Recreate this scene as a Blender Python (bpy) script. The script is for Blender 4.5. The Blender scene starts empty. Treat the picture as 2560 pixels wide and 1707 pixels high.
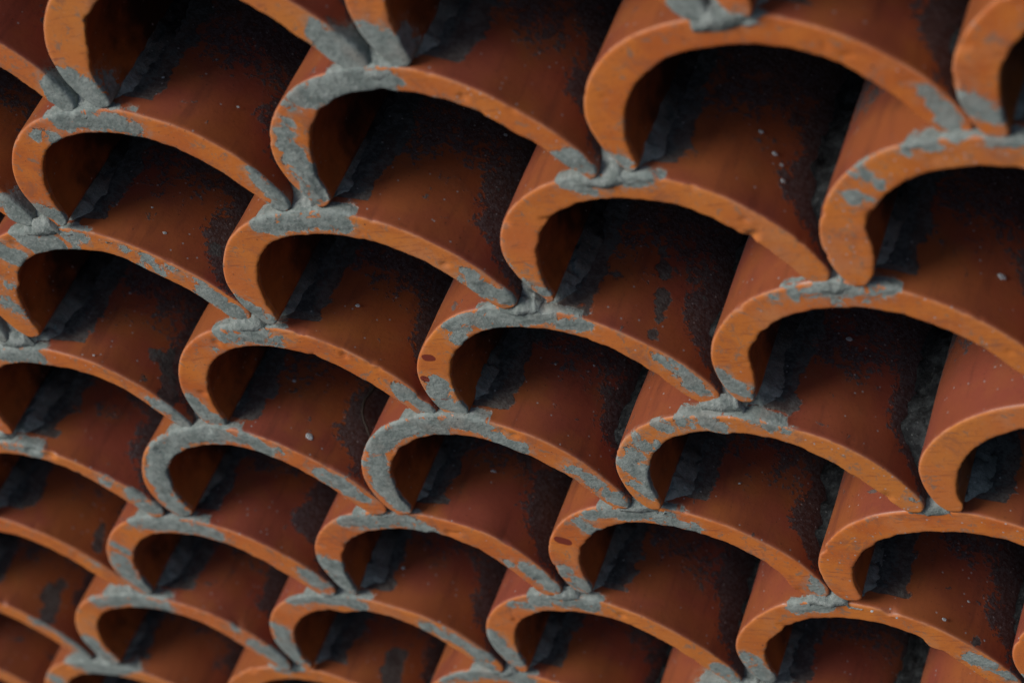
import bpy, bmesh, math, random
import numpy as np
from mathutils import Matrix, Vector
P = 0.20          # pitch between neighbouring tiles, metres
H = 0.4744        # height of one course, in pitches
scene = bpy.context.scene
C = scene.collection

# ---------------------------------------------------------------- camera
Rw = [[0.8500244835671904, 0.32235289119723276, -0.4165897152750899],
      [-0.04804316468137018, -0.7401360582956423, -0.6707387490958392],
      [-0.5245476447993596, 0.5901586471000858, -0.6136469176880711]]
CAM = np.array([4.760016557015913, -3.766966062639398, 2.8093230765118475])
cd = bpy.data.cameras.new('camera'); cam = bpy.data.objects.new('camera', cd); C.objects.link(cam)
cam.matrix_world = Matrix(((Rw[0][0], -Rw[1][0], -Rw[2][0], CAM[0]*P),
                           (Rw[0][1], -Rw[1][1], -Rw[2][1], CAM[1]*P),
                           (Rw[0][2], -Rw[1][2], -Rw[2][2], CAM[2]*P), (0, 0, 0, 1)))
cd.sensor_width = 36.0; cd.lens = 5353.014*36/2560
cd.clip_start = 0.05; cd.clip_end = 100
cd.dof.use_dof = True; cd.dof.focus_distance = 6.62*P; cd.dof.aperture_fstop = 5.8
scene.camera = cam

# ---------------------------------------------------------------- sky and light
SUN_EL, SUN_AZ = math.radians(50), math.radians(226)      # azimuth clockwise from +Y
w = bpy.data.worlds.new('World'); scene.world = w; w.use_nodes = True
nt = w.node_tree
sky = nt.nodes.new('ShaderNodeTexSky'); sky.sky_type = 'NISHITA'; sky.sun_disc = False
sky.sun_elevation = SUN_EL; sky.sun_rotation = SUN_AZ
sky.dust_density = 3.0
nt.links.new(sky.outputs[0], nt.nodes['Background'].inputs[0])
nt.nodes['Background'].inputs[1].default_value = 0.068
sd = bpy.data.lights.new('sun', 'SUN'); sd.energy = 2.15; sd.angle = math.radians(28); sd.color = (1, .95, .88)
so = bpy.data.objects.new('sun', sd); C.objects.link(so)
dirv = Vector((math.sin(SUN_AZ)*math.cos(SUN_EL), math.cos(SUN_AZ)*math.cos(SUN_EL), math.sin(SUN_EL)))
so.rotation_euler = dirv.to_track_quat('Z', 'Y').to_euler(); so.location = dirv*3
vs = scene.view_settings; vs.view_transform = 'Standard'; vs.look = 'None'; vs.gamma = 1; vs.exposure = 0.12

# ---------------------------------------------------------------- measured data (in pitches: x along the course, y depth, z up)
SMEARS = [
  ([(0.363,0.0,-0.066),(0.451,0.0,-0.078),(0.523,0.0,-0.095),(0.59,0.0,-0.134)], 0.0297),
  ([(0.226,0.0,-0.109),(0.27,0.0,-0.109)], 0.0126),
  ([(0.281,0.0,-0.136)], 0.015),
  ([(0.288,0.0,-0.04)], 0.0124),
  ([(1.411,0.0,0.096),(1.482,0.0,0.047)], 0.034),
  ([(1.399,0.0,0.034),(1.431,0.0,-0.042)], 0.034),
  ([(1.211,0.0,-0.093),(1.299,0.0,-0.094),(1.408,0.0,-0.083)], 0.0323),
  ([(1.165,0.0,-0.126)], 0.0163),
  ([(1.124,0.0,-0.181)], 0.0131),
  ([(1.093,0.0,-0.226)], 0.0142),
  ([(1.08,0.0,-0.266),(1.094,0.0,-0.297)], 0.0214),
  ([(1.075,0.0,-0.337),(1.077,0.0,-0.398),(1.053,0.0,-0.457)], 0.034),
  ([(0.912,0.0,-0.359),(0.929,0.0,-0.423),(0.948,0.0,-0.476)], 0.0292),
  ([(0.814,0.0,-0.537),(0.894,0.0,-0.546),(1.007,0.0,-0.545),(1.093,0.0,-0.568)], 0.0299),
  ([(0.882,0.0,-0.5)], 0.0297),
  ([(-0.007,0.0,-0.393),(0.056,0.0,-0.413),(0.088,0.0,-0.457)], 0.0237),
  ([(-0.106,0.0,-0.368),(-0.103,0.0,-0.45)], 0.034),
  ([(-0.16,0.0,-0.463),(-0.133,0.0,-0.542),(-0.064,0.0,-0.556),(-0.033,0.0,-0.559)], 0.034),
  ([(-0.277,0.0,-0.57),(-0.234,0.0,-0.603)], 0.034),
  ([(-0.382,0.0,-0.705),(-0.352,0.0,-0.73)], 0.0111),
  ([(-0.432,0.0,-0.798),(-0.403,0.0,-0.86)], 0.0253),
  ([(0.029,0.0,-0.59)], 0.016),
  ([(0.033,0.0,-0.532),(0.09,0.0,-0.551)], 0.0159),
  ([(0.19,0.0,-0.582),(0.227,0.0,-0.62)], 0.0148),
  ([(0.27,0.0,-0.659)], 0.0237),
  ([(0.237,0.0,-0.687)], 0.0106),
  ([(0.292,0.0,-0.71)], 0.0159),
  ([(0.339,0.0,-0.686),(0.347,0.0,-0.711)], 0.0095),
  ([(0.376,0.0,-0.738)], 0.0132),
  ([(0.406,0.0,-0.759)], 0.0079),
  ([(0.425,0.0,-0.781)], 0.0095),
  ([(0.404,0.0,-0.832),(0.436,0.0,-0.87),(0.472,0.0,-0.93)], 0.0292),
  ([(0.523,0.0,-0.849),(0.557,0.0,-0.901),(0.598,0.0,-0.954)], 0.021),
  ([(0.361,0.0,-1.015),(0.431,0.0,-1.013),(0.506,0.0,-1.033),(0.549,0.0,-1.043)], 0.027),
  ([(0.29,0.0,-1.077)], 0.0109),
  ([(-0.682,0.0,-1.034),(-0.571,0.0,-1.042),(-0.474,0.0,-1.056)], 0.0263),
  ([(-0.118,0.0,-1.323),(-0.085,0.0,-1.365),(-0.055,0.0,-1.423)], 0.0259),
  ([(-0.154,0.0,-1.285)], 0.0069),
  ([(0.03,0.0,-1.315),(0.041,0.0,-1.379),(0.082,0.0,-1.429)], 0.0256),
  ([(-0.283,0.0,-1.555),(-0.195,0.0,-1.508),(-0.072,0.0,-1.479),(0.027,0.0,-1.483)], 0.0326),
  ([(0.098,0.0,-1.478),(0.175,0.0,-1.513),(0.191,0.0,-1.562)], 0.0258),
  ([(-0.206,0.0,-1.545),(-0.306,0.0,-1.61),(-0.376,0.0,-1.702),(-0.402,0.0,-1.816),(-0.385,0.0,-1.888)], 0.034),
  ([(0.261,0.0,-1.578)], 0.0069),
  ([(0.375,0.0,-1.704),(0.418,0.0,-1.762),(0.455,0.0,-1.813)], 0.0287),
  ([(-0.962,0.0,-1.502),(-0.884,0.0,-1.531),(-0.848,0.0,-1.554)], 0.0136),
  ([(-0.626,0.0,-1.714)], 0.0215),
  ([(-0.549,0.0,-1.796),(-0.542,0.0,-1.85),(-0.502,0.0,-1.877)], 0.0277),
  ([(-0.647,0.0,-1.958),(-0.504,0.0,-1.968),(-0.37,0.0,-1.987),(-0.322,0.0,-2.023)], 0.0283),
  ([(-0.838,0.0,-2.079),(-0.824,0.0,-2.136)], 0.016),
  ([(-0.89,0.0,-2.175),(-0.909,0.0,-2.293),(-0.886,0.0,-2.361)], 0.034),
  ([(-0.047,0.0,-2.27),(-0.024,0.0,-2.326)], 0.0309),
  ([(0.075,0.0,-2.204),(0.093,0.0,-2.268),(0.093,0.0,-2.352)], 0.034),
  ([(-1.115,0.0,-2.157),(-1.068,0.0,-2.226),(-1.03,0.0,-2.284),(-0.992,0.0,-2.344)], 0.0197),
  ([(-1.211,0.0,-2.47),(-1.064,0.0,-2.446),(-0.923,0.0,-2.473),(-0.864,0.0,-2.491)], 0.027),
  ([(-1.448,0.0,-2.742),(-1.442,0.0,-2.84)], 0.034),
  ([(-0.565,0.0,-2.736),(-0.526,0.0,-2.796),(-0.51,0.0,-2.858)], 0.0298),
  ([(-0.599,0.0,-2.62)], 0.0132),
  ([(-1.686,0.0,-2.622),(-1.621,0.0,-2.673),(-1.58,0.0,-2.759),(-1.557,0.0,-2.857)], 0.0211),
  ([(-1.636,0.0,-2.894),(-1.518,0.0,-2.899),(-1.41,0.0,-2.916)], 0.034),
  ([(-1.869,0.0,-3.055)], 0.034),
  ([(-0.211,0.0,-2.425),(-0.096,0.0,-2.413),(0.006,0.0,-2.42),(0.091,0.0,-2.455)], 0.0285),
  ([(-0.385,0.0,-2.627),(-0.424,0.0,-2.74),(-0.419,0.0,-2.832)], 0.034),
  ([(-0.559,0.0,-2.913)], 0.0268),
  ([(1.353,0.0,-0.063),(1.446,0.0,-0.077),(1.539,0.0,-0.091)], 0.0227),
  ([(1.44,0.0,0.0),(1.553,0.0,-0.001)], 0.0268),
  ([(1.893,0.0,-0.424),(1.949,0.0,-0.425),(1.979,0.0,-0.463)], 0.0225),
  ([(1.86,0.0,-0.494),(1.902,0.0,-0.527),(1.937,0.0,-0.555)], 0.0159),
  ([(2.01,0.0,-0.444),(2.06,0.0,-0.467)], 0.0178),
  ([(2.03,0.0,-0.503),(2.069,0.0,-0.53),(2.118,0.0,-0.525)], 0.0201),
  ([(2.464,0.0,-0.007),(2.517,0.0,-0.04),(2.576,0.0,-0.045)], 0.0182),
  ([(2.949,0.0,-0.351),(2.97,0.0,-0.419),(2.977,0.0,-0.46)], 0.0201),
  ([(3.044,0.0,-0.365),(3.101,0.0,-0.427)], 0.0199),
  ([(2.858,0.0,-0.49),(2.915,0.0,-0.497)], 0.0124),
  ([(3.065,0.0,-0.512),(3.138,0.0,-0.522)], 0.0121),
  ([(2.701,0.0,-0.527),(2.776,0.0,-0.474)], 0.0084),
  ([(2.709,0.0,-0.576)], 0.0148),
  ([(2.66,0.0,-0.648)], 0.015),
  ([(2.742,0.0,-0.617)], 0.0085),
  ([(2.703,0.0,-0.656)], 0.0064),
  ([(1.415,0.0,-0.828),(1.431,0.0,-0.881),(1.491,0.0,-0.919)], 0.0293),
  ([(1.364,0.0,-0.908)], 0.0099),
  ([(1.508,0.0,-0.779),(1.52,0.0,-0.838),(1.559,0.0,-0.886),(1.598,0.0,-0.922)], 0.0183),
  ([(1.209,0.0,-1.029),(1.276,0.0,-1.027),(1.36,0.0,-1.02),(1.47,0.0,-1.016),(1.567,0.0,-1.01)], 0.0304),
  ([(1.226,0.0,-1.092)], 0.0204),
  ([(1.584,0.0,-1.051),(1.634,0.0,-1.055),(1.688,0.0,-1.059)], 0.0197),
  ([(1.042,0.0,-1.293),(1.012,0.0,-1.372),(1.053,0.0,-1.403)], 0.0316),
  ([(0.897,0.0,-1.314),(0.931,0.0,-1.36),(0.964,0.0,-1.407)], 0.0293),
  ([(0.678,0.0,-1.548),(0.767,0.0,-1.497),(0.871,0.0,-1.47),(0.958,0.0,-1.474)], 0.0332),
  ([(1.023,0.0,-1.462),(1.101,0.0,-1.48),(1.14,0.0,-1.527)], 0.0268),
  ([(1.161,0.0,-1.565),(1.214,0.0,-1.597)], 0.016),
  ([(0.655,0.0,-1.567),(0.604,0.0,-1.669),(0.579,0.0,-1.782),(0.596,0.0,-1.865)], 0.034),
  ([(1.852,0.0,-1.23),(1.887,0.0,-1.266)], 0.0147),
  ([(1.875,0.0,-1.305)], 0.0074),
  ([(1.903,0.0,-1.348)], 0.0247),
  ([(1.747,0.0,-1.501)], 0.0177),
  ([(1.646,0.0,-1.554),(1.659,0.0,-1.598)], 0.0231),
  ([(1.698,0.0,-1.592)], 0.018),
  ([(1.832,0.0,-1.483)], 0.0126),
  ([(1.608,0.0,-1.64)], 0.0156),
  ([(1.871,0.0,-1.231),(1.901,0.0,-1.253),(1.908,0.0,-1.321),(1.936,0.0,-1.377)], 0.022),
  ([(2.013,0.0,-1.307),(2.041,0.0,-1.362),(2.071,0.0,-1.398)], 0.0219),
  ([(2.368,0.0,-0.994),(2.414,0.0,-0.992),(2.463,0.0,-0.979)], 0.016),
  ([(2.506,0.0,-0.982),(2.562,0.0,-1.011),(2.631,0.0,-0.999)], 0.0203),
  ([(2.477,0.0,-1.04)], 0.0082),
  ([(2.309,0.0,-0.995)], 0.0092),
  ([(1.834,0.0,-1.49)], 0.0226),
  ([(1.762,0.0,-1.501)], 0.0152),
  ([(1.904,0.0,-1.493),(1.945,0.0,-1.516)], 0.0175),
  ([(2.055,0.0,-1.465),(2.076,0.0,-1.487)], 0.0197),
  ([(2.097,0.0,-1.523)], 0.0222),
  ([(2.143,0.0,-1.545)], 0.0099),
  ([(1.336,0.0,-1.697),(1.378,0.0,-1.729)], 0.016),
  ([(1.384,0.0,-1.752),(1.412,0.0,-1.814),(1.452,0.0,-1.861)], 0.0267),
  ([(1.602,0.0,-1.63),(1.551,0.0,-1.673),(1.566,0.0,-1.726)], 0.0234),
  ([(1.605,0.0,-1.712),(1.569,0.0,-1.832)], 0.0183),
  ([(1.538,0.0,-1.778),(1.562,0.0,-1.824)], 0.0159),
  ([(1.284,0.0,-1.946),(1.392,0.0,-1.947),(1.5,0.0,-1.956),(1.569,0.0,-1.988),(1.624,0.0,-2.028)], 0.0263),
  ([(1.228,0.0,-1.995),(1.263,0.0,-2.044)], 0.0193),
  ([(1.038,0.0,-2.263),(1.05,0.0,-2.315),(1.083,0.0,-2.349)], 0.0258),
  ([(0.288,0.0,-1.964),(0.375,0.0,-1.973),(0.51,0.0,-1.965),(0.593,0.0,-2.0),(0.626,0.0,-2.034)], 0.0283),
  ([(0.114,0.0,-2.231),(0.076,0.0,-2.333)], 0.034),
  ([(0.919,0.0,-2.23),(0.944,0.0,-2.282),(0.968,0.0,-2.334)], 0.0259),
  ([(0.87,0.0,-2.205)], 0.0144),
  ([(0.859,0.0,-2.434),(0.965,0.0,-2.432),(1.077,0.0,-2.455)], 0.0247),
  ([(0.754,0.0,-2.455),(0.814,0.0,-2.463)], 0.0119),
  ([(0.57,0.0,-2.657),(0.574,0.0,-2.743),(0.599,0.0,-2.799)], 0.034),
  ([(0.324,0.0,-2.591),(0.388,0.0,-2.636),(0.435,0.0,-2.701),(0.477,0.0,-2.777)], 0.0247),
  ([(0.192,0.0,-2.931),(0.346,0.0,-2.902),(0.485,0.0,-2.894),(0.569,0.0,-2.928)], 0.034),
  ([(0.317,0.0,-2.824),(0.452,0.0,-2.827)], 0.0315),
  ([(1.97,0.0,-2.302)], 0.0188),
  ([(1.943,0.0,-2.347)], 0.0162),
  ([(2.439,0.0,-1.876)], 0.0099),
  ([(1.833,0.0,-2.458),(1.907,0.0,-2.448),(1.954,0.0,-2.438)], 0.0192),
  ([(1.545,0.0,-2.75),(1.561,0.0,-2.812),(1.575,0.0,-2.866)], 0.034),
  ([(2.362,0.0,-2.707),(2.422,0.0,-2.746),(2.471,0.0,-2.803)], 0.0243),
  ([(1.419,0.0,-2.802),(1.457,0.0,-2.855)], 0.0292),
  ([(1.584,0.0,-1.965)], 0.0214),
]
SPOTS = [
  ([(1.064,0.0,-1.171),(1.083,0.0,-1.172)], 0.014),
  ([(1.008,0.0,-1.265),(1.013,0.0,-1.266)], 0.0137),
  ([(1.026,0.0,-1.361),(1.05,0.0,-1.366)], 0.0085),
  ([(1.11,0.0,-2.089),(1.135,0.0,-2.1)], 0.0185),
]
PATCHES = [
  ([(0.052,0.064,-0.522),(0.087,0.105,-0.53),(0.12,0.145,-0.539)], 0.024),
  ([(0.213,0.048,-0.598)], 0.0159),
  ([(0.402,0.153,-0.775)], 0.0267),
  ([(0.553,0.0,-0.697)], 0.0207),
  ([(-0.459,0.0,-0.993),(-0.425,0.064,-1.001),(-0.39,0.145,-1.01)], 0.0315),
  ([(-0.124,0.153,-1.22)], 0.0347),
  ([(-0.13,0.048,-1.212)], 0.0315),
  ([(-0.098,0.193,-1.25),(-0.087,0.088,-1.265),(-0.067,0.032,-1.306)], 0.0348),
  ([(0.587,0.048,-1.004),(0.62,0.113,-1.014)], 0.016),
  ([(0.12,0.064,-1.488),(0.145,0.145,-1.504),(0.163,0.185,-1.515)], 0.0288),
  ([(0.154,0.024,-1.51)], 0.0172),
  ([(2.087,0.064,-0.53),(2.128,0.137,-0.545)], 0.018),
  ([(1.587,0.04,-1.004),(1.637,0.096,-1.024),(1.654,0.193,-1.035)], 0.0442),
  ([(1.671,0.04,-1.046)], 0.0245),
  ([(1.713,0.217,-1.072)], 0.0149),
  ([(1.791,0.37,-1.126),(1.817,0.289,-1.154)], 0.0177),
  ([(1.837,0.129,-1.175),(1.83,0.209,-1.168)], 0.0173),
  ([(1.837,0.056,-1.175)], 0.0137),
  ([(1.052,0.056,-1.47),(1.087,0.096,-1.479),(1.12,0.145,-1.488)], 0.0268),
  ([(1.137,0.088,-1.499)], 0.0214),
  ([(2.087,0.072,-1.479),(2.128,0.121,-1.494),(2.145,0.177,-1.504)], 0.0248),
  ([(2.145,0.008,-1.504),(2.154,0.08,-1.51)], 0.0147),
  ([(-0.402,0.088,-1.956),(-0.346,0.161,-1.984)], 0.0497),
  ([(0.598,0.096,-1.956),(0.62,0.177,-1.963)], 0.0232),
  ([(0.889,0.048,-2.184),(0.896,0.137,-2.191),(0.896,0.217,-2.191)], 0.0116),
  ([(0.11,0.08,-2.433),(0.137,0.129,-2.448)], 0.0374),
  ([(0.163,0.048,-2.464)], 0.0186),
  ([(-0.163,0.185,-3.073),(-0.15,0.08,-3.087)], 0.0402),
  ([(2.383,0.04,-2.65)], 0.0161),
  ([(-0.986,0.0,-2.201),(-1.091,0.096,-2.206),(-1.104,0.209,-2.191)], 0.0196),
  ([(-1.624,0.032,-2.643),(-1.65,0.129,-2.613),(-1.637,0.193,-2.628)], 0.0351),
  ([(0.421,0.217,-2.705),(0.425,0.121,-2.713)], 0.0315),
]
JOINTS = {
  (0.5, 0): (0.4734, -0.0147),
  (1.5, 0): (1.519, -0.0233),
  (2.5, 0): (2.5232, -0.0074),
  (0, 1): (-0.0267, -0.4449),
  (1, 1): (0.9783, -0.4793),
  (2, 1): (1.9995, -0.4772),
  (3, 1): (3.0181, -0.4757),
  (-0.5, 2): (-0.5166, -0.944),
  (0.5, 2): (0.502, -0.9398),
  (1.5, 2): (1.5116, -0.9404),
  (2.5, 2): (2.4958, -0.9364),
  (-1, 3): (-0.9814, -1.4169),
  (0, 3): (-0.0209, -1.4329),
  (1, 3): (0.9834, -1.4265),
  (2, 3): (1.9865, -1.4007),
  (-0.5, 4): (-0.4836, -1.8945),
  (0.5, 4): (0.5135, -1.8943),
  (1.5, 4): (1.5004, -1.8731),
  (2.5, 4): (2.475, -1.8982),
  (-1, 5): (-0.9714, -2.3818),
  (0, 5): (0.0267, -2.371),
  (1, 5): (0.9991, -2.3595),
  (2, 5): (1.9847, -2.3635),
  (-1.5, 6): (-1.5207, -2.8782),
  (-0.5, 6): (-0.4843, -2.8776),
  (0.5, 6): (0.5173, -2.8441),
  (1.5, 6): (1.4856, -2.8722),
}
LIME = [
  ([(0.298,0.113,-0.658)], 0.0064),
  ([(-0.263,0.322,-1.087)], 0.0041),
  ([(-0.263,0.032,-1.087)], 0.004),
  ([(0.311,0.072,-1.621)], 0.0138),
  ([(0.213,0.257,-1.546)], 0.007),
  ([(2.843,0.185,-1.182)], 0.0118),
  ([(2.245,0.37,-1.567)], 0.0091),
  ([(0.769,0.249,-2.056),(0.769,0.233,-2.056)], 0.0059),
  ([(0.205,0.161,-2.49)], 0.0075),
  ([(2.343,0.161,-2.605)], 0.0049),
  ([(2.298,0.056,-2.556)], 0.007),
  ([(2.402,0.056,-2.673)], 0.0038),
  ([(2.11,0.0,-2.433)], 0.0048),
  ([(2.18,0.0,-2.474)], 0.0038),
  ([(1.937,0.225,-2.262)], 0.0066),
  ([(2.304,0.281,-0.665)], 0.0073),
  ([(2.337,0.233,-0.701)], 0.0082),
  ([(2.356,0.209,-0.723)], 0.0059),
  ([(2.37,0.161,-0.738)], 0.0072),
  ([(1.376,0.49,-0.745)], 0.0076),
  ([(1.37,0.289,-0.738)], 0.006),
  ([(0.654,0.161,-0.086)], 0.0044),
  ([(0.843,0.161,-0.233)], 0.0044),
  ([(0.237,0.185,-0.613)], 0.0037),
  ([(0.761,0.185,-1.102)], 0.0075),
  ([(1.237,0.289,-1.561)], 0.0044),
  ([(1.317,0.346,-1.628)], 0.0038),
  ([(1.737,0.185,-2.036)], 0.0038),
]
ROOT = [
  ([(0.396,0.394,-1.717),(0.389,0.338,-1.709),(0.383,0.297,-1.702),(0.389,0.249,-1.709),(0.402,0.217,-1.724),(0.413,0.201,-1.74),(0.424,0.165,-1.757),(0.432,0.13,-1.775)], 0.003),
]
SHAPES = {
  (0.5, 0): ([-0.0387, -0.0339, -0.028, -0.019, -0.0056, 0.0054, 0.011, 0.014, 0.017, 0.0223, 0.0257, 0.0231, 0.0171, 0.0108],
    [-0.028, -0.0305, -0.0261, -0.013, 0.0008, 0.0061, 0.0064, 0.0065, 0.0074, 0.0097, 0.0126, 0.0146, 0.0149, 0.0146]),
  (1.5, 0): ([-0.0321, -0.0164, 0.0002, 0.0177, 0.0283, 0.031, 0.028, 0.0208, 0.0097, -0.0012, -0.0055, -0.002, 0.0063, 0.0142],
    [-0.0242, -0.0197, -0.0116, 0.0096, 0.0285, 0.038, 0.0351, 0.0244, 0.0118, 0.0055, 0.0088, 0.0183, 0.0299, 0.0403]),
  (2.5, 0): ([-0.0152, -0.0077, 0.0003, 0.0104, 0.0133, 0.0098, 0.008, 0.007, 0.0078, 0.01, 0.013, 0.0209, 0.0295, 0.037],
    [0.0034, 0.0026, 0.0045, 0.0097, 0.0109, 0.0074, 0.0052, 0.0045, 0.0054, 0.0088, 0.0153, 0.0197, 0.0184, 0.015]),
  (3, 1): ([-0.0093, -0.0139, -0.0134, 0.0028, 0.0213, 0.029, 0.0297, 0.0264, 0.0212, 0.0154, 0.0097, 0.0045, -0.0005, -0.0053],
    [-0.0151, -0.0145, -0.0116, -0.0029, 0.0035, 0.0092, 0.015, 0.0206, 0.0222, 0.0203, 0.0164, 0.0117, 0.0067, 0.0016]),
  (2, 1): ([-0.0575, -0.0369, -0.0159, -0.0009, 0.0072, 0.0119, 0.0154, 0.0187, 0.022, 0.0254, 0.0273, 0.0258, 0.0253, 0.0261],
    [-0.0117, -0.0115, -0.0069, 0.002, 0.0103, 0.0136, 0.0136, 0.0128, 0.0133, 0.0168, 0.0224, 0.0271, 0.027, 0.0252]),
  (1, 1): ([-0.0315, -0.0329, -0.0334, -0.0269, -0.0149, -0.0057, 0.0015, 0.0076, 0.0136, 0.02, 0.0204, 0.0218, 0.0241, 0.0257],
    [-0.0222, -0.0273, -0.0287, -0.0221, -0.0126, -0.0052, -0.0006, 0.0024, 0.0067, 0.0123, 0.0184, 0.0201, 0.0214, 0.0221]),
  (0, 1): ([0.0011, -0.0006, -0.0022, -0.0039, -0.0056, -0.0072, -0.0082, -0.0082, -0.0064, -0.0017, 0.0045, 0.0162, 0.0352, 0.0551],
    [-0.0191, -0.0226, -0.0256, -0.0269, -0.0243, -0.0197, -0.0142, -0.0091, -0.0027, 0.0079, 0.0221, 0.0342, 0.0389, 0.041]),
  (-0.5, 2): ([0.0028, -0.0023, -0.0076, -0.013, -0.0182, -0.0228, -0.0255, -0.0246, -0.0176, -0.005, 0.0033, 0.0047, 0.0042, 0.0035],
    [0.0038, 0.0014, -0.0011, -0.0038, -0.007, -0.0106, -0.0138, -0.0141, -0.0094, 0.0027, 0.0191, 0.0276, 0.0224, 0.0158]),
  (0, 3): ([-0.016, -0.0272, -0.0378, -0.0333, -0.0174, -0.0009, 0.016, 0.0315, 0.0428, 0.0457, 0.0413, 0.0432, 0.0458, 0.047],
    [-0.0488, -0.0397, -0.0303, -0.0199, -0.0089, 0.0036, 0.0165, 0.0301, 0.0365, 0.0374, 0.0402, 0.037, 0.0286, 0.0197]),
  (-1, 3): ([0.0053, 0.0011, -0.0034, -0.0082, -0.0134, -0.0189, -0.0241, -0.028, -0.0287, -0.025, -0.0163, -0.0006, 0.0221, 0.0434],
    [-0.0004, -0.0012, -0.0019, -0.0026, -0.0031, -0.0032, -0.0028, -0.0013, 0.0002, 0.0022, 0.0103, 0.0178, 0.0233, 0.028]),
  (1, 3): ([0.0079, -0.0044, -0.011, -0.0053, 0.0075, 0.0204, 0.028, 0.0294, 0.0314, 0.0367, 0.0386, 0.0299, 0.0172, 0.0106],
    [-0.0171, -0.0126, -0.0077, 0.0029, 0.0125, 0.0203, 0.0272, 0.0276, 0.0201, 0.0119, 0.0158, 0.0212, 0.0129, -0.0035]),
  (2, 3): ([0.0072, 0.0016, -0.0028, -0.0044, -0.0089, -0.0159, -0.0233, -0.0281, -0.0269, -0.0155, 0.0031, 0.0123, 0.0146, 0.0143],
    [0.0016, 0.0022, 0.0024, 0.0032, 0.0032, 0.0005, -0.0034, -0.0075, -0.0103, -0.0084, -0.003, 0.0051, 0.0094, 0.0075]),
  (-0.5, 4): ([0.0091, -0.0016, -0.0125, -0.0107, -0.0042, 0.0012, 0.0057, 0.0098, 0.0138, 0.0176, 0.0214, 0.0247, 0.0314, 0.038],
    [-0.0051, -0.008, -0.0085, -0.0079, -0.0067, -0.0018, 0.0031, 0.0056, 0.0075, 0.0105, 0.0141, 0.0166, 0.0167, 0.0152]),
  (0.5, 4): ([-0.0132, -0.01, -0.0063, -0.0018, 0.0023, 0.003, 0.0036, 0.0071, 0.0166, 0.0349, 0.0509, 0.0532, 0.045, 0.0329],
    [0.0065, 0.0009, -0.0025, -0.0017, 0.001, 0.0011, 0.0035, 0.0084, 0.0156, 0.025, 0.0313, 0.0277, 0.0172, 0.0046]),
  (1.5, 4): ([-0.004, -0.0124, -0.0164, -0.0112, -0.0041, -0.0005, -0.0001, -0.0008, -0.0005, 0.0032, 0.0097, 0.02, 0.0294, 0.0369],
    [-0.0165, -0.0172, -0.0129, -0.0056, -0.0, 0.0027, 0.0042, 0.0052, 0.0025, 0.0042, 0.013, 0.0224, 0.0246, 0.0248]),
  (2.5, 4): ([0.011, -0.0111, -0.0263, -0.0298, -0.0265, -0.0192, -0.0113, -0.0052, -0.0008, 0.0035, 0.0059, 0.007, 0.0074, 0.0076],
    [-0.0091, -0.0155, -0.0199, -0.0211, -0.0207, -0.0189, -0.015, -0.0094, -0.0023, 0.0046, 0.009, 0.0111, 0.0122, 0.0128]),
  (1, 5): ([-0.0273, -0.0221, -0.016, -0.0087, -0.0019, 0.0017, 0.0028, 0.0029, 0.0057, 0.0125, 0.0185, 0.0231, 0.0253, 0.0267],
    [-0.0149, -0.0151, -0.0122, -0.0051, 0.0009, 0.0027, 0.0028, 0.0063, 0.0121, 0.019, 0.0245, 0.0263, 0.0258, 0.0246]),
  (2, 5): ([-0.0384, -0.0378, -0.0361, -0.031, -0.0249, -0.0175, -0.0137, -0.0152, -0.016, -0.0089, -0.0008, 0.004, 0.0101, 0.0163],
    [-0.0298, -0.0259, -0.0208, -0.0152, -0.0142, -0.014, -0.0096, -0.0051, -0.0024, -0.0009, -0.001, -0.0008, 0.0014, 0.0034]),
  (0, 5): ([-0.0289, -0.0178, -0.0058, 0.0084, 0.0175, 0.0172, 0.0124, 0.0081, 0.0091, 0.0196, 0.0303, 0.0387, 0.0437, 0.0472],
    [-0.004, 0.002, 0.0082, 0.0145, 0.0201, 0.0208, 0.0204, 0.0215, 0.0237, 0.0284, 0.0336, 0.0383, 0.0433, 0.0479]),
  (-1, 5): ([-0.0462, -0.0373, -0.027, -0.0142, -0.0037, -0.0002, 0.0001, 0.0012, 0.0071, 0.0217, 0.0345, 0.0404, 0.0386, 0.0335],
    [-0.0549, -0.0362, -0.0176, -0.0035, 0.0046, 0.0081, 0.0115, 0.0156, 0.021, 0.0275, 0.032, 0.0334, 0.0333, 0.0337]),
  (2.5, 2): ([0.002, -0.0091, -0.017, -0.0161, -0.0091, 0.0003, 0.011, 0.0166, 0.0172, 0.0185, 0.023, 0.0297, 0.0339, 0.037],
    [-0.0042, -0.0088, -0.0091, -0.0071, -0.0048, -0.0019, 0.0033, 0.0079, 0.0111, 0.0163, 0.0254, 0.0345, 0.0392, 0.0424]),
  (1.5, 2): ([0.0113, 0.0125, 0.0133, 0.0148, 0.0158, 0.0131, 0.0038, -0.0056, -0.011, -0.0175, -0.019, -0.0086, 0.011, 0.0321],
    [-0.0087, 0.0021, 0.0124, 0.0191, 0.0192, 0.0122, 0.0032, -0.0034, -0.0079, -0.0118, -0.0105, -0.0051, 0.0009, 0.008]),
  (0.5, 2): ([-0.008, -0.0236, -0.0305, -0.0245, -0.0138, -0.0079, -0.0073, -0.0089, -0.0093, -0.0049, 0.0047, 0.0133, 0.018, 0.0167],
    [-0.0323, -0.026, -0.0181, -0.0115, -0.0068, -0.0043, -0.0, -0.0017, -0.005, -0.0036, 0.0035, 0.0108, 0.0153, 0.0163]),
}


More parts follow.
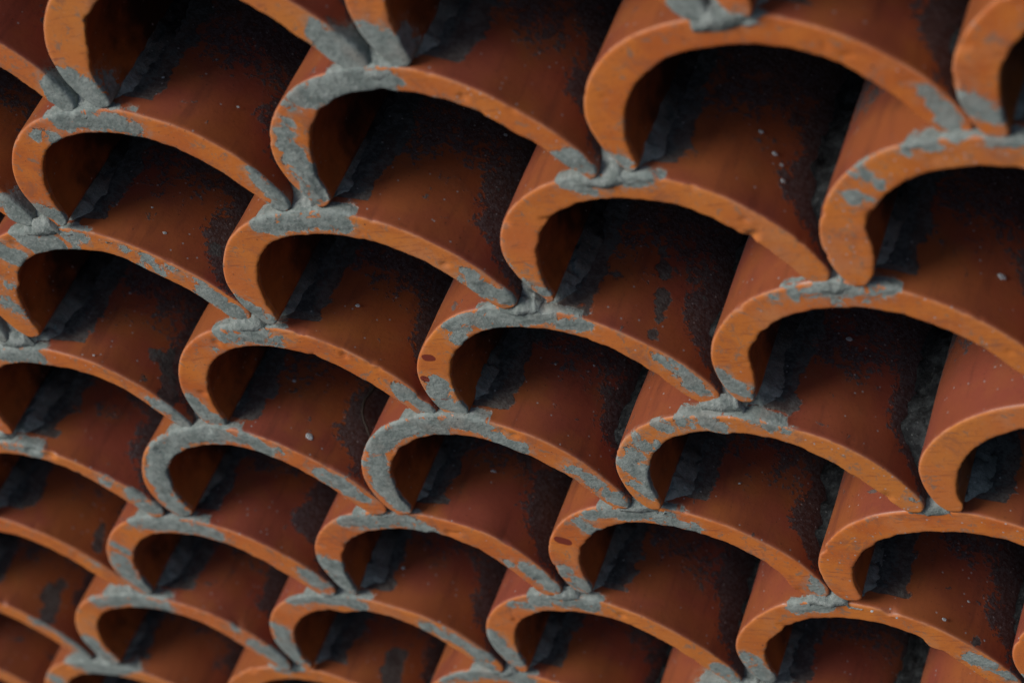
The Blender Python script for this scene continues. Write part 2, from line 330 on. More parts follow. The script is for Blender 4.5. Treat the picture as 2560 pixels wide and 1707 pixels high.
# ---------------------------------------------------------------- numpy noise
rs = np.random.RandomState(7)
TAB = rs.rand(64, 64, 64).astype(np.float32)
def vnoise(p):
    i = np.floor(p).astype(int); f = p - i; f = f*f*(3-2*f); i &= 63; j = (i+1) & 63
    x0, y0, z0 = i[..., 0], i[..., 1], i[..., 2]; x1, y1, z1 = j[..., 0], j[..., 1], j[..., 2]
    fx, fy, fz = f[..., 0], f[..., 1], f[..., 2]
    a = TAB[x0, y0, z0]*(1-fx)+TAB[x1, y0, z0]*fx; b = TAB[x0, y1, z0]*(1-fx)+TAB[x1, y1, z0]*fx
    c = TAB[x0, y0, z1]*(1-fx)+TAB[x1, y0, z1]*fx; d = TAB[x0, y1, z1]*(1-fx)+TAB[x1, y1, z1]*fx
    return ((a*(1-fy)+b*fy)*(1-fz)+(c*(1-fy)+d*fy)*fz)*2-1
def fbm(p, scale, octv=3):
    s = 0; a = 1.0; t = 0; q = p*scale + 11.3
    for k in range(octv):
        s = s+a*vnoise(q); t += a; a *= .5; q = q*2.03+5.7
    return s/t
def sdf(pts, caps, yw=1.0):
    """largest (radius - distance) over a list of round-ended strokes"""
    out = np.full(len(pts), -.12)
    lo, hi = pts.min(0)-.15, pts.max(0)+.15
    for line, r in caps:
        L = np.array(line, float)
        if (L.max(0) < lo).any() or (L.min(0) > hi).any(): continue
        if len(L) == 1: L = np.repeat(L, 2, 0)
        for a, b in zip(L[:-1], L[1:]):
            ab = b-a; t = np.clip(((pts-a)@ab)/(ab@ab+1e-9), 0, 1)
            d = np.linalg.norm(pts-(a+t[:, None]*ab), axis=1)
            out = np.maximum(out, r-d)
    return out

# ---------------------------------------------------------------- node helpers
class NT:
    def __init__(s, name):
        s.m = bpy.data.materials.new(name); s.m.use_nodes = True; s.t = s.m.node_tree
        s.b = s.t.nodes['Principled BSDF']; s.oi = s.n('ShaderNodeObjectInfo'); s.tc = s.n('ShaderNodeTexCoord')
        sc = s.n('ShaderNodeVectorMath', operation='SCALE'); s.l(s.tc.outputs['Object'], sc.inputs[0]); sc.inputs['Scale'].default_value = 1/P
        m = s.math('MULTIPLY', s.oi.outputs['Random'], 37.0)
        ad = s.n('ShaderNodeVectorMath', operation='ADD'); s.l(sc.outputs[0], ad.inputs[0]); s.l(m, ad.inputs[1]); s.v = ad.outputs[0]
    def n(s, ty, **k):
        o = s.t.nodes.new(ty)
        for a, b in k.items(): setattr(o, a, b)
        return o
    def l(s, a, b): s.t.links.new(a, b)
    def put(s, v, sock):
        if hasattr(v, 'is_output'): s.l(v, sock)
        else:
            sock.default_value = v
    def math(s, op, a, b=0.0, clamp=False):
        o = s.n('ShaderNodeMath', operation=op); o.use_clamp = clamp
        s.put(a, o.inputs[0]); s.put(b, o.inputs[1]); return o.outputs[0]
    def noise(s, scale, detail=4, rough=.55, dist=0, vec=None):
        o = s.n('ShaderNodeTexNoise'); o.inputs['Scale'].default_value = scale; o.inputs['Detail'].default_value = detail
        o.inputs['Roughness'].default_value = rough; o.inputs['Distortion'].default_value = dist
        s.l(vec or s.v, o.inputs['Vector']); return o.outputs['Fac']
    def voro(s, scale, vec=None, rand=1.0):
        o = s.n('ShaderNodeTexVoronoi'); o.inputs['Scale'].default_value = scale; s.l(vec or s.v, o.inputs['Vector'])
        o.inputs['Randomness'].default_value = rand; return o
    def attr(s, name):
        o = s.n('ShaderNodeAttribute'); o.attribute_name = name; return o.outputs['Fac']
    def step(s, x, a, b, lo=0.0, hi=1.0):
        o = s.n('ShaderNodeMapRange', interpolation_type='SMOOTHSTEP'); s.put(x, o.inputs[0])
        for i, v in zip((1, 2, 3, 4), (a, b, lo, hi)): o.inputs[i].default_value = v
        return o.outputs[0]
    def mix(s, f, a, b):
        o = s.n('ShaderNodeMix', data_type='RGBA'); s.put(f, o.inputs[0])
        for v, k in ((a, 6), (b, 7)):
            if hasattr(v, 'is_output'): s.l(v, o.inputs[k])
            else: o.inputs[k].default_value = (*v, 1)
        return o.outputs[2]
    def mixf(s, f, a, b):
        o = s.n('ShaderNodeMix', data_type='FLOAT'); s.put(f, o.inputs[0]); s.put(a, o.inputs[2]); s.put(b, o.inputs[3]); return o.outputs[0]

def clay_material():
    g = NT('weathered_clay')
    rim, smear, spot, patch, dep, inn = [g.attr(k) for k in ('rim', 'smear', 'spot', 'patch', 'depth', 'inner')]
    n2, n6, n20, n60 = g.noise(2.2, 3), g.noise(7, 5), g.noise(22, 5, .6), g.noise(70, 4, .6)
    nb = g.noise(11, 6, .62, .6)
    grime = g.attr('grime')
    # bare fired clay of the cut end
    c_rim = g.mix(g.step(n6, .35, .65), (.66, .190, .024), (.53, .122, .018))
    c_rim = g.mix(g.math('MULTIPLY', g.oi.outputs['Random'], .8), c_rim, (.62, .215, .040))
    c_rim = g.mix(g.step(n2, .45, .70, 0, .6), c_rim, (.60, .150, .036))
    c_rim = g.mix(g.math('MULTIPLY', g.step(g.noise(4.5, 6, .7, .4), .50, .70), .28), c_rim, (.54, .29, .17))
    st = g.n('ShaderNodeMapping'); st.inputs['Scale'].default_value = (1, 1, 9); st.inputs['Rotation'].default_value = (0, .5, 0); g.l(g.v, st.inputs[0])
    c_rim = g.mix(g.math('MULTIPLY', g.step(g.noise(9, 5, .7, 0, st.outputs[0]), .54, .68), .62), c_rim, (.30, .080, .03))
    c_rim = g.mix(g.step(n60, .56, .72, 0, .45), c_rim, (.34, .10, .045))
    c_rim = g.mix(g.step(g.noise(120, 3, .7), .62, .70, 0, .45), c_rim, (.60, .32, .17))
    c_rim = g.mix(g.step(g.noise(26, 7, .74, .5), .56, .63, 0, .65), c_rim, (.20, .17, .13))
    c_rim = g.mix(g.step(g.noise(6.5, 7, .72, .9), .54, .66, 0, .55), c_rim, (.30, .11, .055))
    edge = g.math('MULTIPLY', g.step(rim, .15, .5), g.step(rim, .72, 1.0, 1, 0))
    pit = g.voro(26); c_rim = g.mix(g.math('MULTIPLY', g.step(pit.outputs['Distance'], .05, .16, 1, 0), g.step(n20, .54, .62)), c_rim, (.16, .05, .025))
    # smoke-reddened outer skin
    c_skin = g.mix(g.step(n2, .38, .62), (.36, .108, .034), (.285, .072, .044))
    c_skin = g.mix(g.step(n6, .45, .75, 0, .6), c_skin, (.38, .128, .029))
    c_skin = g.mix(g.math('MULTIPLY', g.oi.outputs['Random'], .55), c_skin, (.275, .068, .042))
    ru = g.n('ShaderNodeMapping'); ru.inputs['Scale'].default_value = (7, .9, 7); g.l(g.v, ru.inputs[0])
    c_skin = g.mix(g.step(g.noise(3, 6, .65, .2, ru.outputs[0]), .50, .72, 0, .45), c_skin, (.13, .042, .030))
    c_skin = g.mix(g.step(g.noise(95, 3, .7), .58, .70, 0, .35), c_skin, (.09, .035, .028))
    c_inner = g.mix(n6, (.50, .15, .03), (.34, .09, .02))
    # ragged border between end face and skin
    rimm = g.step(g.math('ADD', rim, g.math('MULTIPLY', g.math('SUBTRACT', n20, .5), .5)), .42, .62)
    base = g.mix(inn, c_skin, c_inner)
    base = g.mix(rimm, base, c_rim)
    # thin paler line along the arris
    # black lichen and painted-in shade, deepening under the overhanging tile
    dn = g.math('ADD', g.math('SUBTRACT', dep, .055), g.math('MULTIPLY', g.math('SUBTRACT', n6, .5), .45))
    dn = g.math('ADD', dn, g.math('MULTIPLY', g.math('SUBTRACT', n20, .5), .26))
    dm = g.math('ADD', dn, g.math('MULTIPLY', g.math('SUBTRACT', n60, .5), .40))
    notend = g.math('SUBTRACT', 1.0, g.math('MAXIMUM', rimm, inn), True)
    crust_shade = g.math('MAXIMUM', g.step(dn, .10, .60, 0, .74), g.math('MULTIPLY', g.step(dm, .25, .29, 0, .84), g.step(g.math('ADD', g.math('MULTIPLY', nb, .6), g.math('ADD', g.math('MULTIPLY', n60, .4), g.math('MULTIPLY', dep, .25))), .55, .57)))
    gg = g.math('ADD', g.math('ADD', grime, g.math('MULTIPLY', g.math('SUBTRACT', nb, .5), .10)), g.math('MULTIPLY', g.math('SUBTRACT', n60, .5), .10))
    crust_shade = g.math('MAXIMUM', crust_shade, g.step(gg, -.004, .006, 0, .82))
    crust_shade = g.math('MULTIPLY', crust_shade, notend, True)
    inner_shade = g.math('MULTIPLY', g.step(dn, -.06, .30, 0, .95), inn)  # shade of the opening painted onto the clean inner walls, darker with depth
    crust_shade_c = g.mix(g.step(n60, .40, .62), (.016, .021, .026), (.062, .080, .092)); crust_shade_c = g.mix(g.step(g.noise(150, 2, .6), .62, .70, 0, .7), crust_shade_c, (.20, .25, .27))
    base = g.mix(crust_shade, base, crust_shade_c)
    base = g.mix(inner_shade, base, (.012, .009, .008))
    # grey-green film patches on the skin
    pn = g.math('ADD', patch, g.math('MULTIPLY', g.math('SUBTRACT', nb, .5), .115))
    pn = g.math('ADD', pn, g.math('MULTIPLY', g.math('SUBTRACT', n60, .5), .02))
    pm = g.step(pn, -.003, .003, 0, .88)
    # scattered small crumbs of the same film
    sc = g.math('MULTIPLY', g.step(nb, .665, .68), g.math('SUBTRACT', 1.0, g.math('MAXIMUM', rimm, inn)), True)
    pm = g.math('MAXIMUM', pm, g.math('MULTIPLY', sc, .75))
    base = g.mix(pm, base, g.mix(g.step(g.math('ADD', g.math('MULTIPLY', n20, .5), g.math('MULTIPLY', n60, .5)), .40, .62), (.030, .040, .041), (.095, .115, .112)))
    # cement smears
    sn = g.math('ADD', g.math('ADD', smear, .012), g.math('MULTIPLY', g.math('SUBTRACT', nb, .5), .080))
    sn = g.math('ADD', sn, g.math('MULTIPLY', g.math('SUBTRACT', n60, .5), .022)); sn = g.math('ADD', sn, g.math('MULTIPLY', g.math('SUBTRACT', n20, .5), .03))
    sm = g.step(sn, -.0012, .0012)
    holes = g.step(g.math('ADD', g.noise(15, 6, .66, 1.0), g.math('MULTIPLY', sn, 2.6)), .435, .45); sm = g.math('MULTIPLY', sm, holes)
    c_sm = g.mix(g.step(n20, .35, .68), (.165, .205, .195), (.285, .330, .315))
    c_sm = g.mix(g.step(n60, .45, .75, 0, .6), c_sm, (.38, .41, .39))
    c_sm = g.mix(g.step(n6, .52, .70, 0, .45), c_sm, (.27, .235, .205))
    c_sm = g.mix(g.step(g.noise(38, 6, .7), .50, .66, 0, .45), c_sm, (.10, .118, .11))
    c_sm = g.mix(g.step(sn, .001, .007, .55, 0), c_sm, (.33, .345, .31))
    hz = g.math('MULTIPLY', g.step(sn, -.035, .0, 0, .55), g.step(g.noise(40, 6, .75), .44, .62)); base = g.mix(hz, base, (.30, .27, .22))
    base = g.mix(g.math('MULTIPLY', edge, g.step(n20, .38, .60, .1, .55)), base, (.58, .25, .13))
    base = g.mix(sm, base, c_sm)
    # dark red glaze splashes
    base = g.mix(g.step(g.math('ADD', spot, g.math('MULTIPLY', g.math('SUBTRACT', nb, .5), .006)), -.0016, -.0004), base, (.20, .026, .010))
    # specks: lime and soot
    v1 = g.voro(46); v2 = g.voro(75)
    vm = g.math('MULTIPLY', g.step(v1.outputs['Distance'], .11, .19, 1, 0), g.step(v1.outputs['Color'], .72, .73))
    vm2 = g.math('MULTIPLY', g.step(v2.outputs['Distance'], .12, .2, 1, 0), g.step(v2.outputs['Color'], .84, .85))
    base = g.mix(g.math('MULTIPLY', vm, .65), base, (.42, .44, .45))
    base = g.mix(g.math('MULTIPLY', vm2, .75), base, (.03, .02, .015))
    g.l(base, g.b.inputs['Base Color'])
    rough = g.mixf(rimm, g.mixf(n6, .26, .48), .8); rough = g.mixf(crust_shade, rough, .85); rough = g.mixf(g.math('MAXIMUM', sm, pm), rough, .95)
    g.l(rough, g.b.inputs['Roughness'])
    g.b.inputs['Specular IOR Level'].default_value = .55
    h = g.math('ADD', g.math('MULTIPLY', n20, .25), g.math('MULTIPLY', n60, .22))
    h = g.math('ADD', h, g.math('MULTIPLY', g.math('MULTIPLY', sm, g.math('ADD', .7, g.math('MULTIPLY', n60, 1.3))), .9))
    h = g.math('ADD', h, g.math('MULTIPLY', g.math('MULTIPLY', g.math('MAXIMUM', crust_shade, pm), g.noise(130, 3)), .9))
    bp = g.n('ShaderNodeBump'); bp.inputs['Strength'].default_value = .55; bp.inputs['Distance'].default_value = .0011
    g.l(h, bp.inputs['Height']); g.l(bp.outputs[0], g.b.inputs['Normal'])
    return g.m

def mortar_material():
    g = NT('old_mortar'); dep = g.attr('depth')
    n8, n30, n90 = g.noise(8, 4), g.noise(30, 6, .65), g.noise(110, 4, .7)
    pale = g.mix(g.step(n30, .35, .66), (.165, .20, .19), (.32, .36, .345)); pale = g.mix(g.step(n90, .55, .7, 0, .8), pale, (.44, .46, .45))
    dark = g.mix(g.step(n30, .42, .66), (.011, .013, .015), (.040, .047, .050)); dark = g.mix(g.step(n90, .60, .72, 0, .8), dark, (.15, .165, .165))
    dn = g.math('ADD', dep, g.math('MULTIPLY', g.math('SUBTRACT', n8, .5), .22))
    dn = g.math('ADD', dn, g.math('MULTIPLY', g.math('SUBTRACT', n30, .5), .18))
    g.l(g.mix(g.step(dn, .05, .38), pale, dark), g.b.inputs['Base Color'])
    g.b.inputs['Roughness'].default_value = .95; g.b.inputs['Specular IOR Level'].default_value = .25
    bp = g.n('ShaderNodeBump'); bp.inputs['Strength'].default_value = .9; bp.inputs['Distance'].default_value = .0016
    g.l(g.math('ADD', n30, g.math('MULTIPLY', n90, .6)), bp.inputs['Height']); g.l(bp.outputs[0], g.b.inputs['Normal'])
    return g.m

def plain_material(name, c1, c2, scale, rough):
    g = NT(name); g.l(g.mix(g.noise(scale, 5), c1, c2), g.b.inputs['Base Color']); g.b.inputs['Roughness'].default_value = rough
    bp = g.n('ShaderNodeBump'); bp.inputs['Strength'].default_value = .5; bp.inputs['Distance'].default_value = .002
    g.l(g.noise(scale*4, 4), bp.inputs['Height']); g.l(bp.outputs[0], g.b.inputs['Normal']); return g.m

CLAY, MORTAR = clay_material(), mortar_material()
RENDER = plain_material('dark_backing_render', (.03, .028, .026), (.06, .055, .05), 9, .95)
LIMEM = plain_material('bird_lime', (.36, .42, .45), (.55, .60, .62), 40, .7)
ROOTM = plain_material('dry_root', (.010, .008, .006), (.05, .035, .022), 40, .7)

def mesh_obj(name, V, F, mat, parent=None, loc=(0, 0, 0), attrs={}, smooth=True):
    """V in pitches relative to loc; quads F"""
    me = bpy.data.meshes.new(name)
    V = np.asarray(V, np.float32); F = np.asarray(F, np.int32)
    me.vertices.add(len(V)); me.vertices.foreach_set('co', (V*P).ravel())
    me.loops.add(F.size); me.loops.foreach_set('vertex_index', F.ravel())
    me.polygons.add(len(F)); me.polygons.foreach_set('loop_start', np.arange(len(F), dtype=np.int32)*F.shape[1])
    me.polygons.foreach_set('loop_total', np.full(len(F), F.shape[1], np.int32))
    me.polygons.foreach_set('use_smooth', np.full(len(F), smooth))
    me.update(calc_edges=True); me.validate()
    for k, a in attrs.items():
        at = me.attributes.new(k, 'FLOAT', 'POINT'); at.data.foreach_set('value', np.asarray(a, np.float32))
    me.materials.append(mat)
    o = bpy.data.objects.new(name, me); C.objects.link(o)
    o.location = Vector(loc)*P
    if parent: o.parent = parent
    return o
def grid_faces(n, m, closed=False):
    i = np.arange(n-1)[:, None]*m; mm = m if closed else m-1; j = np.arange(mm)[None, :]; j2 = (j+1) % m
    return np.stack([i+j, i+j2, i+m+j2, i+m+j], -1).reshape(-1, 4)

# ---------------------------------------------------------------- tile profile (measured)
OUT = np.array([(-.465, -.505), (-.490, -.44), (-.500, -.37), (-.492, -.30), (-.462, -.235), (-.41, -.17), (-.33, -.105), (-.24, -.06), (-.13, -.036), (0, -.036), (.115, -.060), (.20, -.105), (.28, -.162), (.35, -.235), (.41, -.315), (.45, -.395), (.472, -.46), (.478, -.505)])
INN = np.array([(-.398, -.505), (-.403, -.44), (-.395, -.38), (-.378, -.33), (-.345, -.27), (-.295, -.215), (-.225, -.165), (-.145, -.135), (-.04, -.127), (.05, -.140), (.14, -.172), (.21, -.222), (.275, -.295), (.325, -.37), (.36, -.43), (.388, -.475), (.402, -.495), (.41, -.505)])
def smooth_curve(K, n):
    s = np.r_[0, np.cumsum(np.linalg.norm(np.diff(K, axis=0), axis=1))]; s /= s[-1]; t = np.linspace(0, 1, n)
    d = np.gradient(K, s, axis=0); i = np.clip(np.searchsorted(s, t, side='right')-1, 0, len(s)-2)
    h = s[i+1]-s[i]; u = ((t-s[i])/h)[:, None]; h = h[:, None]
    return (2*u**3-3*u**2+1)*K[i]+(u**3-2*u**2+u)*h*d[i]+(-2*u**3+3*u**2)*K[i+1]+(u**3-u**2)*h*d[i+1]
NS = 170
oc, ic = smooth_curve(OUT, NS), smooth_curve(INN, NS)
def joint(u, v): return np.array(JOINTS.get((u, v), (u, -v*H)))
LEN = 2.3
yo = np.r_[LEN, np.linspace(1.7, .9, 8), np.linspace(.85, .03, 44), .02, .013]           # outer skin, back to front
yi = np.r_[.012, .02, np.linspace(.03, .6, 22), np.linspace(.7, 1.7, 8), LEN]             # inner skin, front to back
NR = 11

def visible(u, v):
    """does any of the tile project near the picture?"""
    pts = np.array([[u+a, b, -v*H+c] for a, c in ((-.5, -.5), (.5, -.5), (0, 0), (-.45, -.2), (.4, -.2)) for b in (0, 1.3)])
    q = (pts-CAM)@np.array(Rw).T; x = 5353*q[:, 0]/q[:, 2]; y = 5353*q[:, 1]/q[:, 2]
    return x.max() > -1280-260 and x.min() < 1280+260 and y.max() > -853-260 and y.min() < 853+200

def outline(u, v, s):
    do = np.zeros(NS)
    if (u, v) in SHAPES:
        so_ = SHAPES[(u, v)][0]; ker = np.hanning(17); ker /= ker.sum()
        do = np.convolve(np.pad(np.interp(s, np.linspace(0, 1, len(so_)), so_), 8, 'edge'), ker, 'valid')
    h = (oc-ic)/2; q = oc+h/np.linalg.norm(h, axis=1)[:, None]*do[:, None]
    c, l, r = joint(u, v), joint(u-.5, v+1), joint(u+.5, v+1)
    M = (np.linalg.inv(np.array([[-.5, -H], [.5, -H]]))@np.array([l-c, r-c])).T
    return q@M.T
def build_tile(u, v, parent):
    rng = np.random.RandomState(int(1000+u*20+v*97))
    c, l, r = joint(u, v), joint(u-.5, v+1), joint(u+.5, v+1)
    # affine map that puts crown and feet on the measured joints
    A = np.linalg.inv(np.array([[-.5, -H], [.5, -H]])); M = (A@np.array([l-c, r-c])).T
    y0 = rng.uniform(-.010, .020)
    s = np.linspace(0, 1, NS)
    endd = np.minimum(s, 1-s)*1.45
    k = np.sqrt(np.clip(1-(1-np.clip(endd/.045, 0, 1))**2, .0, 1)); k = .25+.75*k
    mid = (oc+ic)/2; half = (oc-ic)/2
    thick = 1+.05*vnoise(np.stack([s*4+rng.rand()*50, s*0, s*0], 1))
    ocx = mid+half*(k*thick)[:, None]; icx = mid-half*(k*thick)[:, None]
    nrm = half/np.linalg.norm(half, axis=1)[:, None]
    if (u, v) in SHAPES:                                    # hand-made differences in outline from tile to tile
        so_, si_ = SHAPES[(u, v)]; kn = np.linspace(0, 1, len(so_))
        do, di = np.interp(s, kn, so_), np.interp(s, kn, si_)
        ker = np.hanning(17); ker /= ker.sum()
        do, di = [np.convolve(np.pad(q, 8, 'edge'), ker, 'valid') for q in (do, di)]
        di = np.minimum(di, do+.035)
        ocx = ocx+nrm*(do*np.clip(k, .3, 1))[:, None]; icx = icx+nrm*(di*np.clip(k, .3, 1))[:, None]
    sec = []
    th = .010
    for y in yo: sec.append((1.0, 0.0, y, 0, 0))          # (side weight, inset, y, rim, inner)
    for a in (30, 60): sec.append((1.0, th*(1-math.cos(math.radians(a))), th*(1-math.sin(math.radians(a))), .35 if a == 30 else .8, 0))
    for t in np.linspace(0, 1, NR): sec.append((1-t, th*(1-2*t), 0.0, 1, 0))
    for a in (60, 30): sec.append((0.0, -th*.6*(1-math.cos(math.radians(a))), th*.6*(1-math.sin(math.radians(a))), 1, 0))
    for y in yi: sec.append((0.0, 0.0, y, 1 if y < .015 else 0, 0 if y < .015 else 1))
    V = np.zeros((NS, len(sec), 3)); rim = np.zeros((NS, len(sec))); inn = rim.copy(); side = rim.copy()
    for j, (wt, ins, y, rm, iv) in enumerate(sec):
        q = icx*(1-wt)+ocx*wt - nrm*(ins*k)[:, None]
        V[:, j, 0] = q[:, 0]; V[:, j, 1] = y; V[:, j, 2] = q[:, 1]; rim[:, j] = rm; inn[:, j] = iv; side[:, j] = wt
    V2 = V.reshape(-1, 3); N2 = np.repeat(nrm, len(sec), 0); sd_ = side.ravel(); y = V2[:, 1].copy()
    off = rng.rand(3)*40
    wob = fbm(V2*[1, .6, 1]+off, 2.2, 2)*.010 + fbm(V2+off, 9, 2)*.0022
    chips = np.minimum(0, fbm(V2+off+9, 15, 3)+.38)*.05*np.exp(-y/.02)      # nicks out of the outer arris
    burr = fbm(V2+off+3, 30, 3)*.007*np.exp(-y/.05)
    big = np.maximum(0, fbm(V2+off+21, 5, 2)-.42)*.10*np.exp(-y/.05)
    d = wob + sd_*chips*1.0 - (1-sd_)*(burr+big)
    V2[:, 0] += N2[:, 0]*d; V2[:, 2] += N2[:, 1]*d
    V2[:, 1] += fbm(V2*[1, 0, 1]+off, 2.5, 2)*.004*(y < .3)
    V2[:, 1] += np.maximum(0, -fbm(V2+off+31, 15, 2)-.52)*.03*(y < .012)      # shallow spalls in the end face
    XZ = V2[:, [0, 2]]@M.T; W = np.stack([XZ[:, 0]+c[0], V2[:, 1]+y0, XZ[:, 1]+c[1]], 1)
    sm = sdf(W, SMEARS); near = np.abs(V2[:, 0]) < .17
    sm = sm+(1-rim.ravel())*np.where(near, np.where(sm > -.05, .030, 0)-.9*np.clip(W[:, 1]-.03, 0, 1), -6*np.clip(W[:, 1]-.004, 0, 1)); sp = sdf(W, [(q, rr*1.25) for q, rr in SPOTS]); pt = sdf(W, PATCHES)
    # film that creeps over the crown next to the bedding of the tile above
    xl = V2[:, 0]; dl = np.abs(xl-.115)
    creep = (.075+.03*fbm(V2*[0, 1, 0]+off, 2.5, 2))-dl
    pt = np.where((sd_ > .99) & (y > .05), np.maximum(pt, creep), pt)
    side_ = (xl-.398)+.045*fbm(V2*[1, 1, 1]+off+50, 7, 3)
    gr = np.where(sd_ > .99, np.clip(side_-.6*np.clip(.16-y, 0, 1), -.12, .12), -.12)
    gr = np.maximum(gr, np.where((sd_ > .99) & (y > .08), .055+.03*fbm(V2+off+70, 6, 3)-np.abs(V2[:, 0]-.10), -.12))
    outside = c[1] < -3.2 or c[0] < -1.4 and c[1] < -2.5
    if (outside or v < 0 or not visible_core(u, v)) and c[0] < 2.2:
        dj = np.minimum(np.linalg.norm(W-[l[0], 0, l[1]], axis=1), np.linalg.norm(W-[r[0], 0, r[1]], axis=1)); dj = np.minimum(dj, np.linalg.norm((W-[c[0], 0, c[1]])*[.6, 1, 1], axis=1))
        sm = np.maximum(sm, .12-dj)
    t = np.clip((sm+.004)/.012, 0, 1); push = t*t*(3-2*t)*.0022*(1+.8*fbm(W, 30, 2))*(inn.ravel() < .5)
    fr = rim.ravel()
    W[:, 1] -= push*fr; W[:, 0] += N2[:, 0]*push*(1-fr); W[:, 2] += N2[:, 1]*push*(1-fr)
    F = grid_faces(NS, len(sec))
    loc = np.array([c[0], 0, c[1]])
    V3 = W-loc; n = len(V3); m = len(sec)
    # close the feet with fans of quads and the back with a strip
    caps = []
    for base in (0, (NS-1)*m):
        for j in range(m//2-1):
            q = [base+j, base+j+1, base+m-2-j, base+m-1-j]
            caps.append(q if base else q[::-1])
    back = [[i*m+m-1, i*m, (i+1)*m, (i+1)*m+m-1][::-1] for i in range(NS-1)]
    F = np.concatenate([F[:, ::-1], np.array(caps)[:, ::-1], np.array(back)[:, ::-1]])
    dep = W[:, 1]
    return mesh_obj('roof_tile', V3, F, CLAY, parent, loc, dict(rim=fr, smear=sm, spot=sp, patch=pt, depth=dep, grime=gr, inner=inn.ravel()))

def visible_core(u, v):
    q = (np.array([u, 0, -v*H-.25])-CAM)@np.array(Rw).T; x = 5353*q[0]/q[2]; y = 5353*q[1]/q[2]
    return abs(x) < 1280+60 and abs(y) < 853+60

def build_mortar(u, v, parent):
    rng = np.random.RandomState(int(5000+u*20+v*97)); off = rng.rand(3)*40
    jn = joint(u, v); c = np.array([jn[0], 0, jn[1]])
    X = np.r_[np.linspace(-.185, .185, 75)]
    Y = np.r_[np.linspace(0, 1, 110)**1.5*1.7]
    xx, yy = np.meshgrid(X, Y, indexing='ij')
    Pn = np.stack([xx, yy, xx*0], -1).reshape(-1, 3)+off+c
    ol = outline(u, v, np.linspace(0, 1, NS)); ol = ol[(np.abs(ol[:, 0]) < .3) & (ol[:, 1] > -.3)]
    crown = np.interp(xx, ol[:, 0], ol[:, 1])
    hv = -.01+(.09+.08*rng.rand())*np.clip((yy-.02)/.14, 0, 1)**.8
    hv = hv+.035*fbm(Pn, 9, 3).reshape(xx.shape)
    spw = .142+.040*fbm(Pn*[.3, 1, 0], 8, 4).reshape(xx.shape)
    sp = crown-.016+.050*np.clip((spw-np.abs(xx+.005))/.05, -.6, 1)*np.clip((yy-.015)/.08, 0, 1)**.7
    hz = np.where((xx > -.09) & (xx < .045), hv, sp)
    hz = hz+.014*fbm(Pn, 24, 4).reshape(xx.shape)*np.clip((hz-crown+.01)/.015, 0, 1)+.009*np.abs(fbm(Pn, 55, 3)).reshape(xx.shape)-.010*(fbm(Pn+7, 38, 2) > .32).reshape(xx.shape)
    # front face: from top edge down to under the crown
    nf = 14; fz = []
    top = np.where((X > -.1) & (X < .1), hz[:, 0], np.minimum(hz[:, 0], crown[:, 0]-.02)); yf = .020+.016*np.clip(np.abs(X+.02)/.1, 0, 1)+.05*np.clip((np.abs(X)-.085)/.03, 0, 1)
    rows = []
    for k in range(nf, 0, -1):
        t = k/nf; z = top*(1-t)+np.minimum(-.075, top-.01)*t
        q = np.stack([X+c[0], z*0, z+c[2]], -1)+off
        y = yf*(1-.3*t)+.006*fbm(q, 34, 4)-.018*math.sin(math.pi*min(1, t*1.0))+.012*np.clip((z-.0)/.05, 0, 1)
        rows.append(np.stack([X, y, z], -1))
    shift = (yf+.012*fbm(np.stack([X, X*0, X*0], -1)+off, 22, 4))[:, None]*np.exp(-yy/.05)
    G = np.stack([xx, yy+shift, hz], -1)
    V = np.concatenate([np.stack(rows, 1), G], 1)
    # tilt of the bed with the crown's slope, and an underside
    m = V.shape[1]; n = len(X)
    und = V.copy(); und[..., 2] = np.minimum(-.10-.9*V[..., 0]**2, V[..., 2]-.02)
    F1 = grid_faces(n, m)
    V = V.reshape(-1, 3)
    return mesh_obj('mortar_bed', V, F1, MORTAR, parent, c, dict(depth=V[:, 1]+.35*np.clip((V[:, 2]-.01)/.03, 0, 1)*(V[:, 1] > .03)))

# ---------------------------------------------------------------- the tile wall
wall = bpy.data.objects.new('roof_tile_stack', None); C.objects.link(wall); wall.location = (0, 0, 0)
wall['label'] = 'stack of curved orange terracotta roof tiles bedded in grey cement, arches offset course by course'
wall['category'] = 'tile stack'
tiles = {}
beds = set()
for v in range(-2, 10):
    for iu in range(-6, 8):
        u = iu+(.5 if v % 2 == 0 else 0)
        if visible(u, v):
            tiles[(u, v)] = build_tile(u, v, wall)
            beds |= {(u, v), (u-.5, v+1), (u+.5, v+1)}
for b in sorted(beds): build_mortar(b[0], b[1], wall)
special = {(1.5, 2): 'tile with two dark red glaze splashes on the left leg of its orange end',
           (1.5, 4): 'tile with one oval dark red splash high on its left leg and a cemented crown',
           (2.5, 2): 'clean orange ended tile with cement only on top of its crown',
           (2, 5): 'large clean orange ended tile with one grey cement oval on its crown',
           (0, 3): 'tile whose left leg is wholly coated in grey cement'}
for k, t in special.items():
    if k in tiles: tiles[k]['label'] = t
# dark masonry that closes the stack at the back
xs = [k[0] for k in tiles]; zs = [-k[1]*H for k in tiles]
def box(name, x0, x1, y0, y1, z0, z1, mat, parent):
    V = [(x, y, z) for x in (x0, x1) for y in (y0, y1) for z in (z0, z1)]
    F = [(0, 1, 3, 2), (4, 6, 7, 5), (0, 4, 5, 1), (2, 3, 7, 6), (0, 2, 6, 4), (1, 5, 7, 3)]
    return mesh_obj(name, V, F, mat, parent, smooth=False)
box('backing', min(xs)-.6, max(xs)+.6, LEN-.15, LEN+.5, min(zs)-.6, max(zs)+.2, RENDER, wall)

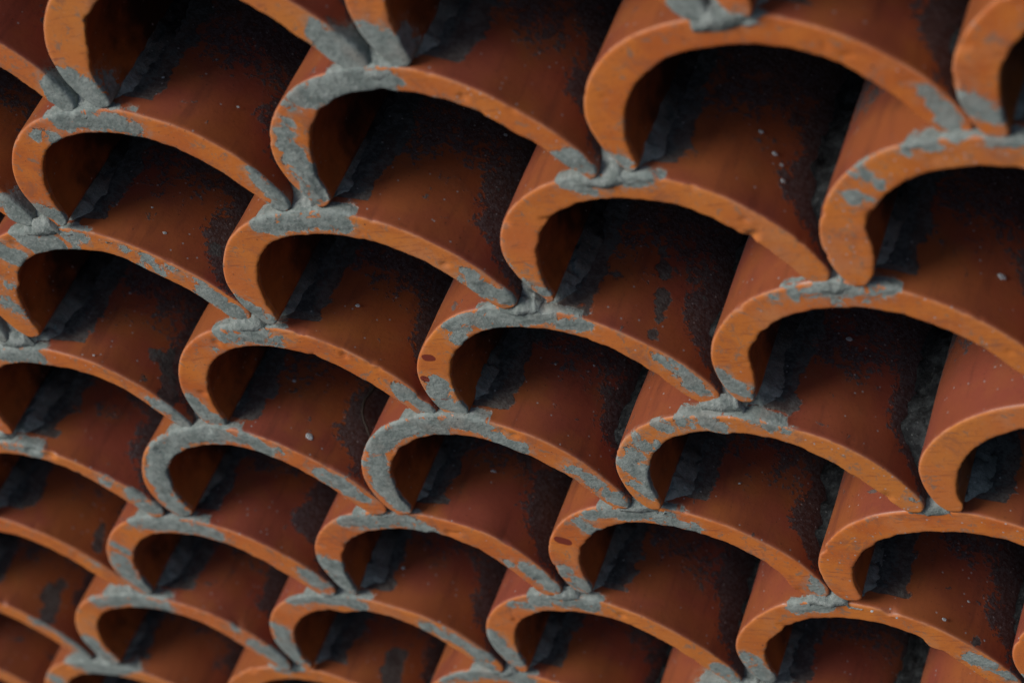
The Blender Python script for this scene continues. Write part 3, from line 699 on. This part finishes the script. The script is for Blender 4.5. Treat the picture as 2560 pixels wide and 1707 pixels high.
# ---------------------------------------------------------------- bird lime drops, each on its own tile
def outer_normal(k, pnt):
    c = joint(*k); x, z = pnt[0]-c[0], pnt[2]-c[1]
    ou = outline(k[0], k[1], np.linspace(0, 1, NS))
    i = np.argmin(np.hypot(ou[:, 0]-x, ou[:, 1]-z)); h = oc[i]-ic[i]; h = h/np.linalg.norm(h); return Vector((h[0], 0, h[1])), (c[0]+ou[i, 0], c[1]+ou[i, 1])
def owner(pnt):
    best = None
    for k in tiles:
        c = joint(*k); d = np.hypot(oc[:, 0]+c[0]-pnt[0], oc[:, 1]+c[1]-pnt[2]).min()
        if best is None or d < best[0]: best = (d, k)
    return best[1]
for i, (line, r) in enumerate(LIME):
    k = owner(line[0]); n, (px, pz) = outer_normal(k, line[0])
    bm = bmesh.new(); bmesh.ops.create_icosphere(bm, subdivisions=3, radius=1)
    rr = r*.85; stretch = 1.9 if len(line) > 1 else 1.25
    q = n.to_track_quat('Z', 'Y')
    for vt in bm.verts:
        w_ = float(1+.22*vnoise(np.array([vt.co.x*1.7+i*3, vt.co.y*1.7, vt.co.z+i])))
        vt.co = q@Vector((vt.co.x*rr*w_, vt.co.y*rr*w_*stretch, vt.co.z*rr*.22))
    me = bpy.data.meshes.new('lime_drop'); 
    for vt in bm.verts: vt.co *= P
    bm.to_mesh(me); bm.free(); me.materials.append(LIMEM)
    for pl in me.polygons: pl.use_smooth = True
    o = bpy.data.objects.new('lime_drop', me); C.objects.link(o); o.parent = tiles[k]
    o.location = (Vector((px, line[0][1], pz))+n*.004)*P-tiles[k].location

# ---------------------------------------------------------------- rootlet
pts = np.array(ROOT[0][0]); kk = owner(pts[3]); PP = []
for q in pts:
    n, (px, pz) = outer_normal(kk, q); PP.append(Vector((px, q[1], pz))+n*.016)
n_ = 40; t = np.linspace(0, len(PP)-1, n_); arr = np.array([list(a) for a in PP])
path = np.stack([np.interp(t, range(len(PP)), arr[:, a]) for a in range(3)], 1)
for _ in range(4): path[1:-1] = (path[:-2]+2*path[1:-1]+path[2:])/4
path += .002*fbm(path, 30, 2)[:, None]
tan = np.gradient(path, axis=0); tan /= np.linalg.norm(tan, axis=1)[:, None]
ring = []
for j in range(n_):
    a = np.cross(tan[j], [0, 1, .3]); a /= np.linalg.norm(a); b = np.cross(tan[j], a); rad = .0060*(1-.55*j/n_)
    ring.append([path[j]+rad*(math.cos(x)*a+math.sin(x)*b) for x in np.linspace(0, 2*math.pi, 7)[:-1]])
base = path[0]
ro = mesh_obj('rootlet', np.array(ring).reshape(-1, 3)-base, grid_faces(n_, 6, True), ROOTM, None, tuple(base))
ro['label'] = 'thin black curved rootlet lying on a tile left of centre'; ro['category'] = 'root'
print('tiles', len(tiles), 'beds', len(beds))
